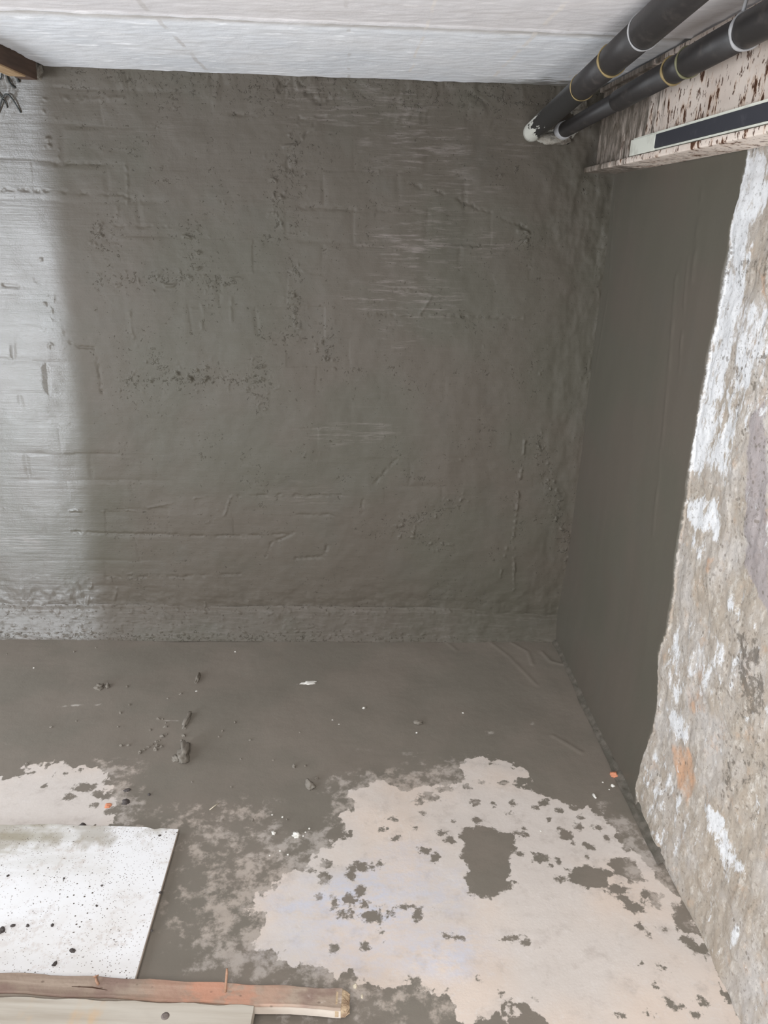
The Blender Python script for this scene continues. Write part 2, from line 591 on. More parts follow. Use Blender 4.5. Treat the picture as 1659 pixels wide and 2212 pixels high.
ys = np.arange(0.2, D + 0.006, 0.0042)
zs = np.arange(-0.03, H + 0.01, 0.0042)
Y, Z = np.meshgrid(ys, zs, indexing='ij')
bz = np.array([[2.0, 1.83], [1.705, 1.84], [1.62, 1.846], [1.478, 1.848], [1.271, 1.851], [1.084, 1.853], [0.836, 1.842], [0.595, 1.806], [0.55, 1.806], [0.474, 1.832], [0.309, 1.775], [0.149, 1.792], [0.05, 1.79], [-0.05, 1.72]])
by = np.interp(Z, bz[::-1, 0], bz[::-1, 1])
sd = Y - by + 0.010 * fbm(Z * 9, Y * 9, 3, 4) + 0.004 * fbm(Z * 45, Y * 45, 7, 2)
coatm = np.clip(sd / 0.08 + 0.5, 0, 1)
cm = sstep(-0.004, 0.004, sd)
jt, cell = bricks(Y + 0.02 * fbm(Y * 5, Z * 5, 2, 2), Z + 0.015 * fbm(Y * 4, Z * 4, 6, 2), 0.23, 0.085, 8, 0.016)
oldh = -0.0022 * jt + 0.0014 * cell + 0.003 * fbm(Y * 11, Z * 9, 13, 3) + 0.010 * fbm(Y * 3.5, Z * 3.5, 10, 3) + 0.0022 * fbm(Y * 24, Z * 18, 11, 3) + 0.0018 * sstep(0.3, 0.8, fbm(Y * 60, Z * 50, 12, 2))
coath = 0.005 + 0.003 * fbm(Y * 2.5, Z * 2, 15, 3) + 0.0004 * fbm(Y * 14, Z * 3, 16, 3)
for pts, amp, wpx in (([(1465, 600), (1440, 900), (1415, 1150)], 3, 5), ([(1490, 560), (1470, 800)], 3, 4), ([(1520, 420), (1500, 600)], 4, 6), ([(1330, 430), (1318, 620), (1290, 800)], 2, 4)):
    d = linedist(side(pts), Y, Z) / (wpx * 0.0022)
    coath = coath + amp * 0.0007 * np.exp(-d * d) * (0.6 + 0.8 * gnoise(Y * 20, Z * 20, 19))
base = 0.022 * sstep(0.35, 0.0, Z)
hgt = base + oldh * (1 - cm) + coath * cm
Gm, Om, Dk, Gr = (np.zeros_like(Y) for _ in range(4))
for poly, a in (([(1605, 345), (1659, 335), (1659, 420), (1620, 500), (1605, 620), (1570, 790), (1545, 900), (1530, 1000), (1485, 1020), (1498, 930), (1530, 780), (1560, 600), (1588, 450)], 0.85),
                ([(1540, 870), (1600, 880), (1585, 1010), (1525, 1020)], 0.6), ([(1478, 1075), (1545, 1085), (1540, 1155), (1490, 1135)], 0.8), ([(1490, 1150), (1525, 1180), (1520, 1225), (1500, 1200)], 0.5),
                ([(1440, 1450), (1475, 1450), (1480, 1500), (1450, 1520)], 0.55), ([(1445, 1530), (1475, 1540), (1490, 1610), (1465, 1600)], 0.6), ([(1520, 1740), (1560, 1760), (1600, 1880), (1570, 1900)], 0.6),
                ([(1560, 640), (1659, 640), (1659, 900), (1545, 940)], 0.48), ([(1440, 1340), (1600, 1380), (1600, 1500), (1440, 1480)], 0.30), ([(1400, 1640), (1460, 1640), (1500, 1850), (1410, 1800)], 0.30), ([(1570, 1280), (1600, 1280), (1600, 1330), (1570, 1320)], 0.35), ([(1590, 1990), (1610, 1990), (1610, 2040), (1595, 2040)], 0.7)):
    Gm = np.maximum(Gm, a * sstep(-0.03, 0.02, sdf(side(poly), Y, Z)))
for poly, a in (([(1450, 1600), (1490, 1615), (1510, 1690), (1490, 1740), (1465, 1700)], 0.8), ([(1470, 1440), (1520, 1430), (1530, 1530), (1490, 1560)], 0.5), ([(1645, 590), (1659, 590), (1659, 650), (1645, 640)], 0.8), ([(1640, 1100), (1659, 1100), (1659, 1135), (1645, 1135)], 0.8),
                ([(1525, 1195), (1545, 1205), (1538, 1250), (1525, 1240)], 0.6), ([(1440, 1310), (1455, 1290), (1460, 1340), (1445, 1360)], 0.45), ([(1540, 1840), (1580, 1900), (1560, 1930), (1530, 1880)], 0.3)):
    Om = np.maximum(Om, a * sstep(-0.02, 0.02, sdf(side(poly), Y, Z)))
for poly, a in (([(1590, 1370), (1640, 1370), (1659, 1550), (1620, 1560), (1600, 1480)], 0.75), ([(1560, 1600), (1600, 1650), (1600, 1720), (1560, 1700)], 0.5), ([(1630, 1600), (1659, 1640), (1659, 1730), (1640, 1700)], 0.5), ([(1560, 800), (1659, 760), (1659, 950), (1600, 960)], 0.35),
                ([(1500, 600), (1659, 500), (1659, 620), (1580, 640)], 0.36), ([(1560, 1480), (1659, 1450), (1659, 1800), (1600, 1760)], 0.34)):
    Dk = np.maximum(Dk, a * sstep(-0.04, 0.03, sdf(side(poly), Y, Z)))
for poly, a in (([(1625, 900), (1659, 860), (1659, 1330), (1640, 1300), (1600, 1220), (1612, 1060)], 0.8),):
    Gr = np.maximum(Gr, a * sstep(-0.03, 0.03, sdf(side(poly), Y, Z)))
P = np.stack([W - hgt, Y, Z], -1)
tag(grid_mesh('wall_right', P, MAT_SIDE, {'mask': (coatm, Gm, Om), 'mask2': (Dk, Gr, np.zeros_like(Y))}), kind='structure')

# low cement seam along the foot of the coated side wall
k = M('dark_damp_seam', 0.5, 0.4)
k.color(k.mix(k.step(k.noise(25, 4), 0.4, 0.65), lin(86, 82, 74), lin(104, 98, 90)))
k.bump(k.noise(120, 4, 0.7), 0.5, 0.003)
ys = np.arange(1.55, D - 0.04, 0.005)
tt = np.linspace(0, 1, 14)
Y, T = np.meshgrid(ys, tt, indexing='ij')
wd = 0.022 + 0.008 * fbm(Y * 3, Y * 0, 3, 3)
rr = 0.004 * fbm(Y * 35, T * 3, 6, 3)
P = np.stack([W - 0.022 - (1 - T) * wd * 1.0 + 0.012 * T, Y, 0.002 + 0.028 * T ** 1.6 + rr * np.sin(T * math.pi) + 0.004 * np.sin(T * 3.1)], -1)
tag(grid_mesh('trim_2', P, k.m, flip=True), kind='structure')

# ================================================================== FLOOR
DRY = [[(1010, 1640), (1055, 1636), (1100, 1655), (1135, 1668), (1128, 1700), (1180, 1722), (1235, 1738), (1290, 1756), (1340, 1785), (1350, 1830), (1400, 1842), (1425, 1890), (1470, 1960), (1530, 2040), (1575, 2130), (1600, 2260), (1180, 2260), (1190, 2212),
        (1130, 2185), (1050, 2200), (1000, 2190), (975, 2150), (900, 2128), (820, 2130), (740, 2105), (640, 2085), (560, 2030), (545, 1960), (600, 1905), (690, 1850), (745, 1800), (725, 1762), (765, 1742), (770, 1700), (830, 1685), (880, 1705), (940, 1690), (985, 1690)],
       [(-300, 1690), (0, 1680), (62, 1670), (92, 1655), (150, 1648), (212, 1656), (240, 1690), (225, 1720), (260, 1760), (215, 1795), (-300, 1830)]]
HALF = [([(350, 1850), (400, 1850), (440, 1960), (420, 2050), (345, 2060)], 0.10), ([(420, 1750), (560, 1745), (560, 1830), (430, 1850)], 0.16), ([(210, 1640), (300, 1650), (310, 1790), (220, 1800)], 0.20),
        ([(830, 1680), (880, 1640), (900, 1700)], 0.1), ([(460, 1850), (720, 1780), (780, 2140), (400, 2110)], 0.22), ([(740, 2110), (1010, 2130), (1000, 2212), (600, 2212)], 0.10),
        ([(720, 1680), (1010, 1640), (1110, 1690), (1010, 1760), (700, 1800)], 0.22), ([(330, 1740), (600, 1720), (620, 1850), (400, 1900)], 0.13), ([(560, 2080), (1000, 2120), (1000, 2212), (560, 2212)], 0.14), ([(640, 1700), (780, 1660), (760, 1760)], 0.08), ([(1300, 1740), (1420, 1830), (1500, 2000), (1380, 1930)], 0.30)]
WETP = [[(1000, 1792), (1040, 1782), (1075, 1790), (1110, 1803), (1114, 1832), (1098, 1862), (1106, 1878), (1095, 1898), (1110, 1906), (1078, 1936), (1040, 1940), (1012, 1926), (1003, 1898), (1012, 1882), (997, 1856), (1002, 1830), (990, 1810)],
        [(1225, 1882), (1258, 1868), (1300, 1872), (1325, 1885), (1308, 1915), (1260, 1922), (1232, 1905)], [(1310, 1850), (1375, 1855), (1395, 1900), (1360, 1905), (1320, 1880)],
        [(1300, 1760), (1370, 1840), (1430, 1900), (1460, 1900), (1400, 1770), (1340, 1700)], [(1450, 1955), (1490, 1960), (1500, 2010), (1462, 2010)], [(1462, 2020), (1500, 2030), (1530, 2065), (1500, 2060)]]
SPOTS = [(1027, 1733, 9, 7), (1066, 1735, 7, 5), (1107, 1733, 8, 6), (913, 1756, 7, 5), (1030, 1771, 9, 6), (980, 1775, 6, 5), (898, 1787, 5, 4), (1133, 1788, 5, 4), (1130, 1800, 12, 5), (973, 1816, 14, 9), (955, 1800, 10, 5), (916, 1839, 12, 7), (940, 1851, 11, 10),
         (1124, 1844, 5, 4), (1168, 1853, 17, 10), (1222, 1801, 16, 13), (1187, 1770, 6, 4), (1249, 1783, 10, 6), (1255, 1762, 8, 5), (1273, 1828, 9, 7), (1290, 1788, 10, 5), (1311, 1811, 6, 5), (1268, 1851, 6, 5), (1205, 1859, 6, 5), (1190, 1871, 5, 5), (1212, 1900, 10, 6), (1237, 1820, 7, 5),
         (1100, 1755, 5, 3), (1160, 1745, 9, 5), (1210, 1750, 8, 5), (1176, 1733, 10, 6), (1240, 1745, 10, 7), (1330, 1920, 22, 10), (1345, 1938, 12, 7), (1371, 1958, 22, 13), (1405, 1937, 20, 11), (1395, 1927, 12, 9), (1420, 1955, 10, 7), (1380, 2000, 7, 7), (1400, 2018, 6, 5), (1437, 2007, 8, 5),
         (1385, 2077, 5, 4), (1431, 2090, 9, 9), (1448, 2167, 10, 13), (1417, 2131, 5, 4), (1105, 2028, 16, 6), (1135, 2035, 8, 8), (1160, 2048, 4, 3), (1155, 2158, 6, 4), (1035, 2120, 8, 6), (1080, 2146, 7, 6), (995, 2028, 8, 4), (965, 2024, 7, 5), (902, 1976, 11, 12), (780, 1873, 20, 10), (822, 1868, 8, 6),
         (706, 1868, 16, 8), (700, 1895, 14, 16), (757, 1893, 14, 10), (752, 1946, 14, 9), (757, 1945, 12, 12), (789, 1954, 10, 11), (783, 1927, 8, 12), (746, 1975, 16, 10), (798, 1980, 18, 13), (820, 1985, 5, 16), (841, 1975, 6, 9), (721, 1950, 9, 12), (722, 2048, 9, 10), (790, 2047, 12, 10), (850, 1975, 6, 5),
         (668, 1880, 10, 8), (690, 1935, 8, 10), (880, 1960, 14, 3), (1010, 1700, 8, 5), (1040, 1690, 10, 4), (1085, 1690, 9, 5), (1120, 1697, 8, 5), (850, 1770, 10, 5), (830, 1790, 9, 4), (855, 1812, 8, 5), (930, 1720, 22, 8), (905, 1730, 12, 6), (960, 1705, 14, 7),
         (180, 1700, 24, 9), (215, 1715, 14, 9), (235, 1690, 12, 6), (150, 1722, 10, 6), (95, 1700, 4, 3), (118, 1675, 4, 3), (205, 1740, 11, 5), (245, 1752, 14, 8), (262, 1700, 10, 6), (140, 1672, 6, 4), (175, 1665, 5, 3), (1475, 2175, 5, 4), (1405, 2188, 7, 5), (1340, 2190, 6, 5), (1500, 2190, 10, 6), (1520, 2165, 8, 8)]
xs = np.arange(-2.0, W + 0.006, 0.005)
ys = np.arange(0.4, D + 0.006, 0.005)
X, Y = np.meshgrid(xs, ys, indexing='ij')
n1 = 0.014 * fbm(X * 14, Y * 14, 3, 4)
dry = np.full_like(X, -1.0)
for p in DRY:
    dry = np.maximum(dry, sdf(flo(p), X, Y))
dry = dry + n1 * 2.0 + 0.016 * fbm(X * 42, Y * 30, 33, 3)
for p in WETP:
    dry = np.minimum(dry, -sdf(flo(p), X, Y) + 0.010 * fbm(X * 30, Y * 30, 5, 3))
for (a, b, rx, ry) in SPOTS:
    q = on_z(a, b)
    sx = np.linalg.norm(on_z(a + rx, b) - q)
    sy = np.linalg.norm(on_z(a, b + ry) - q)
    near = (np.abs(X - q[0]) < 4 * sx + 0.05) & (np.abs(Y - q[1]) < 4 * sy + 0.05)
    r = np.hypot((X - q[0]) / sx, (Y - q[1]) / sy) + 0.45 * fbm(X * 45, Y * 45, 8, 2)
    s = (r - 1) * min(sx, sy)
    dry = np.where(near, np.minimum(dry, s), dry)
drym = np.clip(dry / 0.08 + 0.5, 0, 1)
half = np.zeros_like(X)
for p, a in HALF:
    half = np.maximum(half, a * sstep(-0.05, 0.06, sdf(flo(p), X, Y)))
bloom = np.zeros_like(X)
for (a, b, rx, ry, s) in ((760, 1950, 190, 90, 0.9), (960, 2060, 130, 70, 0.75), (860, 1920, 200, 80, 0.6), (680, 2010, 120, 70, 0.5), (850, 2050, 300, 60, 0.5), (890, 1840, 90, 40, 0.35)):
    q = on_z(a, b)
    r = np.hypot((X - q[0]) / np.linalg.norm(on_z(a + rx, b) - q), (Y - q[1]) / np.linalg.norm(on_z(a, b + ry) - q)) + 0.3 * fbm(X * 9, Y * 9, 18, 3)
    bloom = np.maximum(bloom, s * (1 - sstep(0.3, 1.2, r)))
smear = np.zeros_like(X)
for pts, wdt, a in (([(125, 1524), (215, 1522)], 7, 0.8), ([(110, 1535), (160, 1534)], 6, 0.5), ([(318, 1557), (390, 1558)], 3, 0.9), ([(0, 1608), (30, 1606)], 8, 0.5), ([(640, 1478), (680, 1473)], 5, 1.0), ([(195, 1600), (260, 1604)], 5, 0.4),
                    ([(780, 1615), (935, 1630)], 22, 0.55), ([(1030, 1588), (1060, 1582)], 10, 0.9), ([(230, 1460), (250, 1458)], 7, 0.35), ([(900, 1490), (930, 1485)], 7, 0.5), ([(1150, 1565), (1165, 1550)], 7, 0.7), ([(1195, 1590), (1255, 1625)], 4, 0.35), ([(740, 1545), (755, 1540)], 5, 0.5), ([(0, 1485), (150, 1480)], 10, 0.2)):
    q = flo(pts)
    d = linedist(q, X, Y) / (wdt * 0.0018)
    smear = np.maximum(smear, 0.8 * a * np.exp(-d * d) * sstep(-0.7, 0.6, fbm(X * 22, Y * 40, 88, 3)))
hz = 0.004 * fbm(X * 2.5, Y * 2.5, 6, 3) + 0.0003 * fbm(X * 30, Y * 30, 16, 3)
for pts, amp in (([(1040, 1375), (1100, 1420), (1160, 1480)], 3), ([(1105, 1390), (1140, 1410), (1150, 1435)], 4), ([(1195, 1590), (1255, 1625)], 4), ([(1170, 1410), (1190, 1430), (1225, 1438)], 5), ([(940, 1365), (985, 1405)], 3)):
    d = linedist(flo(pts), X, Y) / 0.008
    hz += amp * 0.00045 * np.exp(-d * d)
hz *= sstep(0.0, 0.05, D - Y)
k = M('cellar_floor_screed', 0.6, 0.4)
A = k.attr('mask')         # R dry, G half dry, B bloom
Bm = k.attr('mask2')       # R pale smears
n = k.noise(75, 5, 0.7)
n2 = k.noise(160, 4, 0.7, off=(4, 2, 1))
n3 = k.noise(26, 6, 0.72, off=(1, 5, 3), dist=0.4)
f1 = k.step(k.add(A[0], k.add(k.mul(k.add(n, -0.5), 0.50), k.add(k.mul(k.add(n2, -0.5), 0.10), k.mul(k.add(n3, -0.5), 0.55)))), 0.455, 0.545)
spk = k.noise(22, 6, 0.68, off=(8, 8, 1))
f2 = k.mul(k.step(k.add(A[1], k.mul(k.add(spk, -0.5), 1.5)), 0.08, 0.34), k.step(A[1], 0.0, 0.1))
wet = k.mix(k.step(k.noise(3.2, 4), 0.38, 0.62), lin(122, 116, 107), lin(129, 121, 112))
wet = k.mix(k.mul(k.step(k.noise(40, 5, 0.7), 0.5, 0.75), 0.25), wet, lin(116, 110, 102))
dryc = k.mix(k.step(k.noise(2.2, 3, off=(2, 0, 0)), 0.4, 0.6), lin(208, 200, 194), lin(214, 200, 189))
dryc = k.mix(k.mul(k.step(k.noise(16, 6, 0.7), 0.5, 0.72), 0.5), dryc, lin(172, 162, 155))
dryc = k.mix(k.mul(k.step(k.noise(48, 6, 0.75, off=(6, 2, 2)), 0.52, 0.66), 0.4), dryc, lin(216, 210, 206))
dryc = k.mix(k.mul(A[2], k.step(k.noise(30, 5, 0.7, stretch=(0.8, 1.2, 1)), 0.3, 0.68)), dryc, lin(198, 201, 215))
c = k.mix(k.mul(f2, 0.5), wet, dryc)
c = k.mix(f1, c, dryc)
c = k.mix(k.step(k.add(Bm[0], k.mul(k.add(n, -0.5), 0.7)), 0.30, 0.85), c, lin(190, 184, 176))
k.color(c)
k.rough(k.mixf(f1, k.mixf(k.noise(6, 3), 0.42, 0.58), 0.7))
k.bump(k.add(k.mul(k.noise(140, 5, 0.7), 0.5), k.mul(f1, 0.15)), 0.4, 0.002)
P = np.stack([X, Y, hz], -1)
tag(grid_mesh('floor', P, k.m, {'mask': (drym, half, bloom), 'mask2': (smear, zero[:1, :1].repeat(X.shape[0], 0).repeat(X.shape[1], 1), np.zeros_like(X))}), kind='structure')

# ================================================================== CEILING
k = M('white_concrete_ceiling', 0.75, 0.3)
x_, y_, z_ = k.xyz()
c = k.mix(k.step(k.noise(3.0, 4), 0.35, 0.65), lin(220, 222, 226), lin(228, 228, 230))
c = k.mix(k.mul(k.step(k.noise(14, 5, 0.65, stretch=(0.35, 1, 1)), 0.52, 0.75), 0.5), c, lin(184, 180, 176))
c = k.mix(k.mul(k.step(k.noise(48, 3, 0.6, stretch=(0.22, 1, 1), off=(3, 3, 0)), 0.58, 0.66), 0.9), c, lin(246, 246, 248))
# grey-tan strip beside the casting joint
ymid = k.add(y_, k.mul(k.add(k.noise(4, 3), -0.5), 0.012))
band = k.mul(k.step(ymid, 2.032, 2.040), k.step(ymid, 2.112, 2.075))
c = k.mix(k.mul(band, 0.75), c, lin(176, 168, 160))
front = k.step(y_, 2.04, 2.02)
c = k.mix(k.mul(front, 0.55), c, lin(206, 196, 192))
# faint cross joints
for jx0, w in ((-0.46, .006), (-0.02, .005), (0.16, .004), (0.42, .006), (0.64, .005)):
    ln = k.step(k.math('ABSOLUTE', k.add(x_, k.add(-jx0, k.mul(k.add(k.noise(5, 3), -0.5), 0.03)))), w * 1.4, w * 0.5)
    c = k.mix(k.mul(k.mul(ln, k.step(k.noise(7, 3, off=(jx0 * 9, 0, 0)), 0.45, 0.55)), 0.55), c, lin(226, 218, 210) if jx0 > 0.1 else lin(186, 180, 176))
sp = k.mul(k.step(k.noise(26, 3, 0.6, stretch=(0.5, 1, 1), off=(7, 2, 0)), 0.72, 0.76), 0.6)
c = k.mix(sp, c, lin(140, 124, 112))
# wet cement smeared over the edge by the pipes
sm = k.mul(k.step(x_, 0.30, 0.62), k.step(k.add(y_, k.mul(k.add(k.noise(30, 5, 0.7, stretch=(0.3, 1.5, 1)), -0.5), 0.45)), 2.62, 2.70))
c = k.mix(k.mul(sm, 0.9), c, lin(110, 104, 94))
k.color(c)
k.bump(k.add(k.noise(60, 5, 0.7, stretch=(0.4, 1, 1)), k.mul(k.noise(150, 3), 0.4)), 0.45, 0.003)
xs = np.arange(-0.965, W + 0.05, 0.006)
ys = np.arange(0.9, D + 0.004, 0.006)
X, Y = np.meshgrid(xs, ys, indexing='ij')
lip = Y - 2.03 - 0.003 * fbm(X * 4, X * 0, 3, 3)
hz = 0.0015 * fbm(X * 5, Y * 9, 5, 4) + 0.0012 * fbm(X * 20, Y * 50, 6, 3) + 0.006 * np.exp(-(lip / 0.004) ** 2) - 0.005 * sstep(0.0, 0.01, lip) * sstep(0.10, 0.04, lip)
hz += 0.012 * sstep(0.06, 0.0, X + 0.965) * 0
P = np.stack([X, Y, H - hz], -1)
tag(grid_mesh('ceiling', P, k.m, flip=True), kind='structure')
tag(obj('ceiling_edge', box_bm((-0.965, 0.75, H + 0.012), (W + 0.15, D + 0.1, H + 0.2)), k.m), kind='structure')
tag(obj('ceiling_front', box_bm((-0.965, 0.75, H - 0.001), (W + 0.15, 0.9, H + 0.012)), k.m), kind='structure')

# ================================================================== STEEL BEAM
k = M('cream_paint_with_rust', 0.55, 0.4)
x_, y_, z_ = k.xyz()
c = k.mix(k.step(k.noise(6, 4), 0.4, 0.65), lin(222, 208, 196), lin(206, 190, 178))
dn = k.noise(30, 4, 0.6, stretch=(1, 1.2, 0.6))
halo = k.step(dn, 0.52, 0.62)
c = k.mix(k.mul(halo, 0.45), c, lin(176, 128, 84))
rust = k.step(dn, 0.585, 0.625)
rust2 = k.step(k.noise(75, 3, 0.6, stretch=(1, 1, 0.5), off=(2, 5, 1)), 0.585, 0.625)
rc = k.mix(k.noise(60, 4), lin(58, 36, 26), lin(98, 62, 38))
c = k.mix(k.math('MAXIMUM', rust, k.mul(rust2, 0.9)), c, rc)
cem = k.step(k.add(y_, k.add(k.mul(k.add(k.noise(20, 5, 0.7, stretch=(1, 1.3, 0.25)), -0.5), 1.1), k.mul(k.add(z_, -1.75), 0.9))), 2.30, 2.50)
c = k.mix(k.mul(cem, 0.93), c, k.mix(k.step(k.noise(34, 5, 0.7, stretch=(1, 1, 0.45)), 0.42, 0.66), lin(84, 76, 66), lin(146, 134, 124)))
k.color(c)
k.bump(k.add(k.mul(rust, 1.0), k.mul(k.noise(90, 4, 0.7), 0.5)), 0.5, 0.002)
MAT_BEAM = k.m
beam = empty('steel_beam', (0.80, 1.75, 1.75), 'cream painted steel beam with rust spots above the coated side wall', 'beam')


def place_world(o, parent):
    o.parent = parent
    o.matrix_parent_inverse = Matrix.Translation(-Vector(parent.location))
    return o


y0, y1 = 0.9, 2.735
place_world(obj('web', box_bm((0.790, y0, 1.765), (0.802, y1, 1.990)), MAT_BEAM), beam)
place_world(obj('bottom_flange', box_bm((0.752, y0, 1.748), (0.862, y1, 1.764), 0.004), MAT_BEAM), beam)
place_world(obj('top_flange', box_bm((0.776, y0, 1.982), (0.862, y1, 1.996), 0.003), MAT_BEAM), beam)

# trunking lying on the flange of the beam
k = M('white_plastic', 0.35, 0.5)
k.color(k.mix(k.step(k.noise(30, 4), 0.5, 0.75), lin(218, 218, 206), lin(196, 194, 182)))
MAT_WHITE = k.m
k = M('dark_strip_plastic', 0.4, 0.5)
k.color(k.mix(k.step(k.noise(40, 4), 0.55, 0.75), lin(52, 53, 60), lin(68, 68, 74)))
MAT_STRIP = k.m
tr = empty('cable_trunking', (0.765, 1.6, 1.764), 'white plastic trunking with a dark front strip lying along the rusty beam flange', 'trunking')
prof = [(0.756, 1.766), (0.756, 1.770), (0.759, 1.7705), (0.759, 1.803), (0.756, 1.8035), (0.756, 1.8085), (0.7885, 1.812), (0.7885, 1.766)]
place_world(obj('channel', prism(prof, 'y', 0.95, 2.285), MAT_WHITE), tr)
place_world(obj('end_cap', box_bm((0.7535, 2.115, 1.7655), (0.760, 2.30, 1.806), 0.002), MAT_WHITE), tr)
place_world(obj('dark_strip', box_bm((0.7545, 0.95, 1.771), (0.7602, 2.125, 1.8030), 0.001), MAT_STRIP), tr)

# ================================================================== PIPES
k = M('black_pipe_plastic', 0.42, 0.45)
k.color(k.mix(k.mul(k.step(k.noise(22, 5, 0.65), 0.52, 0.75), 0.6), lin(46, 43, 42), lin(74, 68, 64)))
k.bump(k.noise(60, 4), 0.15, 0.002)
MAT_PIPE = k.m
k = M('black_pipe_with_cement_splash', 0.5, 0.4)
x_, y_, z_ = k.xyz()
sp = k.step(k.add(k.add(y_, k.mul(x_, -0.9)), k.mul(k.add(k.noise(30, 5, 0.75, stretch=(1.6, 0.25, 1.6)), -0.5), 0.70)), 2.13, 2.16)
c = k.mix(sp, lin(44, 43, 42), lin(196, 194, 184))
k.color(c)
k.rough(k.mixf(sp, 0.42, 0.8))
k.bump(k.add(k.mul(sp, 1.0), k.mul(k.noise(90, 3), 0.3)), 0.4, 0.003)
MAT_PIPEC = k.m
k = M('yellow_sealant', 0.5, 0.4)
k.color(k.mix(k.noise(60, 3), lin(158, 136, 92), lin(124, 108, 76)))
MAT_YEL = k.m
k = M('olive_sealant', 0.5, 0.4)
k.color(k.mix(k.noise(60, 3), lin(128, 124, 92), lin(100, 98, 78)))
MAT_OLI = k.m
k = M('grey_white_ring', 0.5, 0.4)
k.color(k.mix(k.noise(60, 3), lin(186, 184, 184), lin(130, 128, 128)))
MAT_RING = k.m


def project(p):
    q = RW.T @ (np.array(p) - EYE)
    return q[0] / q[2] * F + CX, q[1] / q[2] * F + CY


def axis_at(A0, B0, px):
    lo, hi = 0.0, 1.6
    A0, B0 = np.array(A0), np.array(B0)
    for _ in range(60):
        m = (lo + hi) / 2
        if project(A0 + (B0 - A0) * m)[0] < px:
            lo = m
        else:
            hi = m
    return lo


def build_pipe(label, A0, B0, tmax, steps, rings, splash):
    """steps: list of (picture x, radius) where the pipe widens; rings: (picture x, material, name, thickness, tail)"""
    A0, B0 = Vector(A0), Vector(B0)
    ax = lambda t: A0 + (B0 - A0) * t
    root = empty('drain_pipe', A0, label, 'pipe', 'black pipes under the ceiling')
    ts = [axis_at(A0, B0, p) if p is not None else -0.02 for p, r in steps] + [tmax]
    rs = [r for p, r in steps]
    for i in range(len(rs)):
        a, b = ts[i], ts[i + 1]
        r = rs[i]
        e = 0.004
        path = [ax(a), ax(a), ax(a + e), ax(b)] if i else [ax(a), ax(a + e), ax((a + b) / 2), ax(b)]
        path = [ax(a), ax(a + e), ax(a + 3 * e), ax(b)]
        rad = [r - 0.002, r, r, r] if i else [r, r, r, r]
        nm = 'tube' if i == 0 else 'socket'
        if i == 0 and splash:
            mid = a + (b - a) * 0.99
            place_world(obj(nm, tube([ax(a), ax(a + 0.03), ax(mid), ax(b + 0.01)], r, 40), MAT_PIPEC, smooth=True), root)
        else:
            place_world(obj(nm, tube(path, rad, 40), MAT_PIPE, smooth=True), root)

    def r_at(t):
        r = rs[0]
        for i in range(len(rs)):
            if t >= ts[i] - 0.01:
                r = rs[i]
        return r
    dirv = (B0 - A0).normalized()
    s, u = frame_of(dirv)
    for px, mat, nm, th, tail in rings:
        t = axis_at(A0, B0, px)
        r = r_at(t) + 0.0005
        bm = bmesh.new()
        n, mm = 48, 8
        rr = []
        rnd = random.Random(int(px))
        ph = rnd.random() * 6
        for j in range(n):
            a = j / n * 2 * math.pi
            rad = s * math.cos(a) + u * math.sin(a)
            cc = ax(t) + dirv * (0.0025 * math.sin(a * 2 + ph))
            tk = th * (1 + 0.25 * math.sin(a * 5 + ph))
            rr.append([cc + rad * (r + tk * 0.6 * math.cos(q / mm * 2 * math.pi)) + dirv * tk * math.sin(q / mm * 2 * math.pi) for q in range(mm)])
        loft(bm, rr + [rr[0]], cap=False)
        bmesh.ops.remove_doubles(bm, verts=bm.verts, dist=1e-6)
        bmesh.ops.recalc_face_normals(bm, faces=bm.faces)
        ring = place_world(obj(nm, bm, mat, smooth=True), root)
        if tail:
            a = math.radians(tail)
            rad = s * math.cos(a) + u * math.sin(a)
            p0 = ax(t) + rad * r
            pts = [p0, p0 - dirv * 0.012 + rad * 0.001, p0 - dirv * 0.026 + Vector((0, 0, -0.003))]
            g = obj('drip', tube(pts, [0.003, 0.0028, 0.0012], 10), mat, smooth=True)
            g.parent = ring
            g.matrix_parent_inverse = ring.matrix_parent_inverse
    return root, ax


pipe_a, axa = build_pipe('black drain pipe ending in a white cement splash, left of the two', (0.574, 2.742, 1.866), (0.587, 1.78, 1.958), 1.55,
                         [(None, 0.0295), (1258, 0.0315), (1322, 0.033), (1392, 0.0345)],
                         [(1258, MAT_YEL, 'sealant_ring', 0.0022, 0), (1322, MAT_YEL, 'sealant_ring', 0.0040, 255), (1392, MAT_RING, 'seal_ring', 0.0028, 0)], True)
pipe_b, axb = build_pipe('black drain pipe running beside the rusty beam, right of the two', (0.670, 2.742, 1.870), (0.728, 1.66, 1.930), 1.45,
                         [(None, 0.0235), (1335, 0.0265), (1455, 0.0285), (1488, 0.0300), (1612, 0.0315)],
                         [(1455, MAT_YEL, 'sealant_ring', 0.0042, 0), (1488, MAT_OLI, 'sealant_ring', 0.0036, 0), (1612, MAT_RING, 'seal_ring', 0.0045, 0)], False)
# hanger strap of the right pipe, from ring to ceiling
t = axis_at((0.670, 2.742, 1.870), (0.728, 1.66, 1.930), 1612)
p = axb(t)
place_world(obj('hanger_strap', tube([p + Vector((-0.012, 0, 0.030)), p + Vector((-0.010, 0, 0.045)), Vector((p.x - 0.006, p.y, H - 0.001))], 0.0035, 10), MAT_RING, smooth=True), pipe_b)
# short grey collar where the right pipe enters the wall
place_world(obj('wall_collar', tube([axb(-0.01), axb(0.004), axb(0.028), axb(0.030)], [0.027, 0.028, 0.0265, 0.0235], 32), MAT_RING, smooth=True), pipe_b)

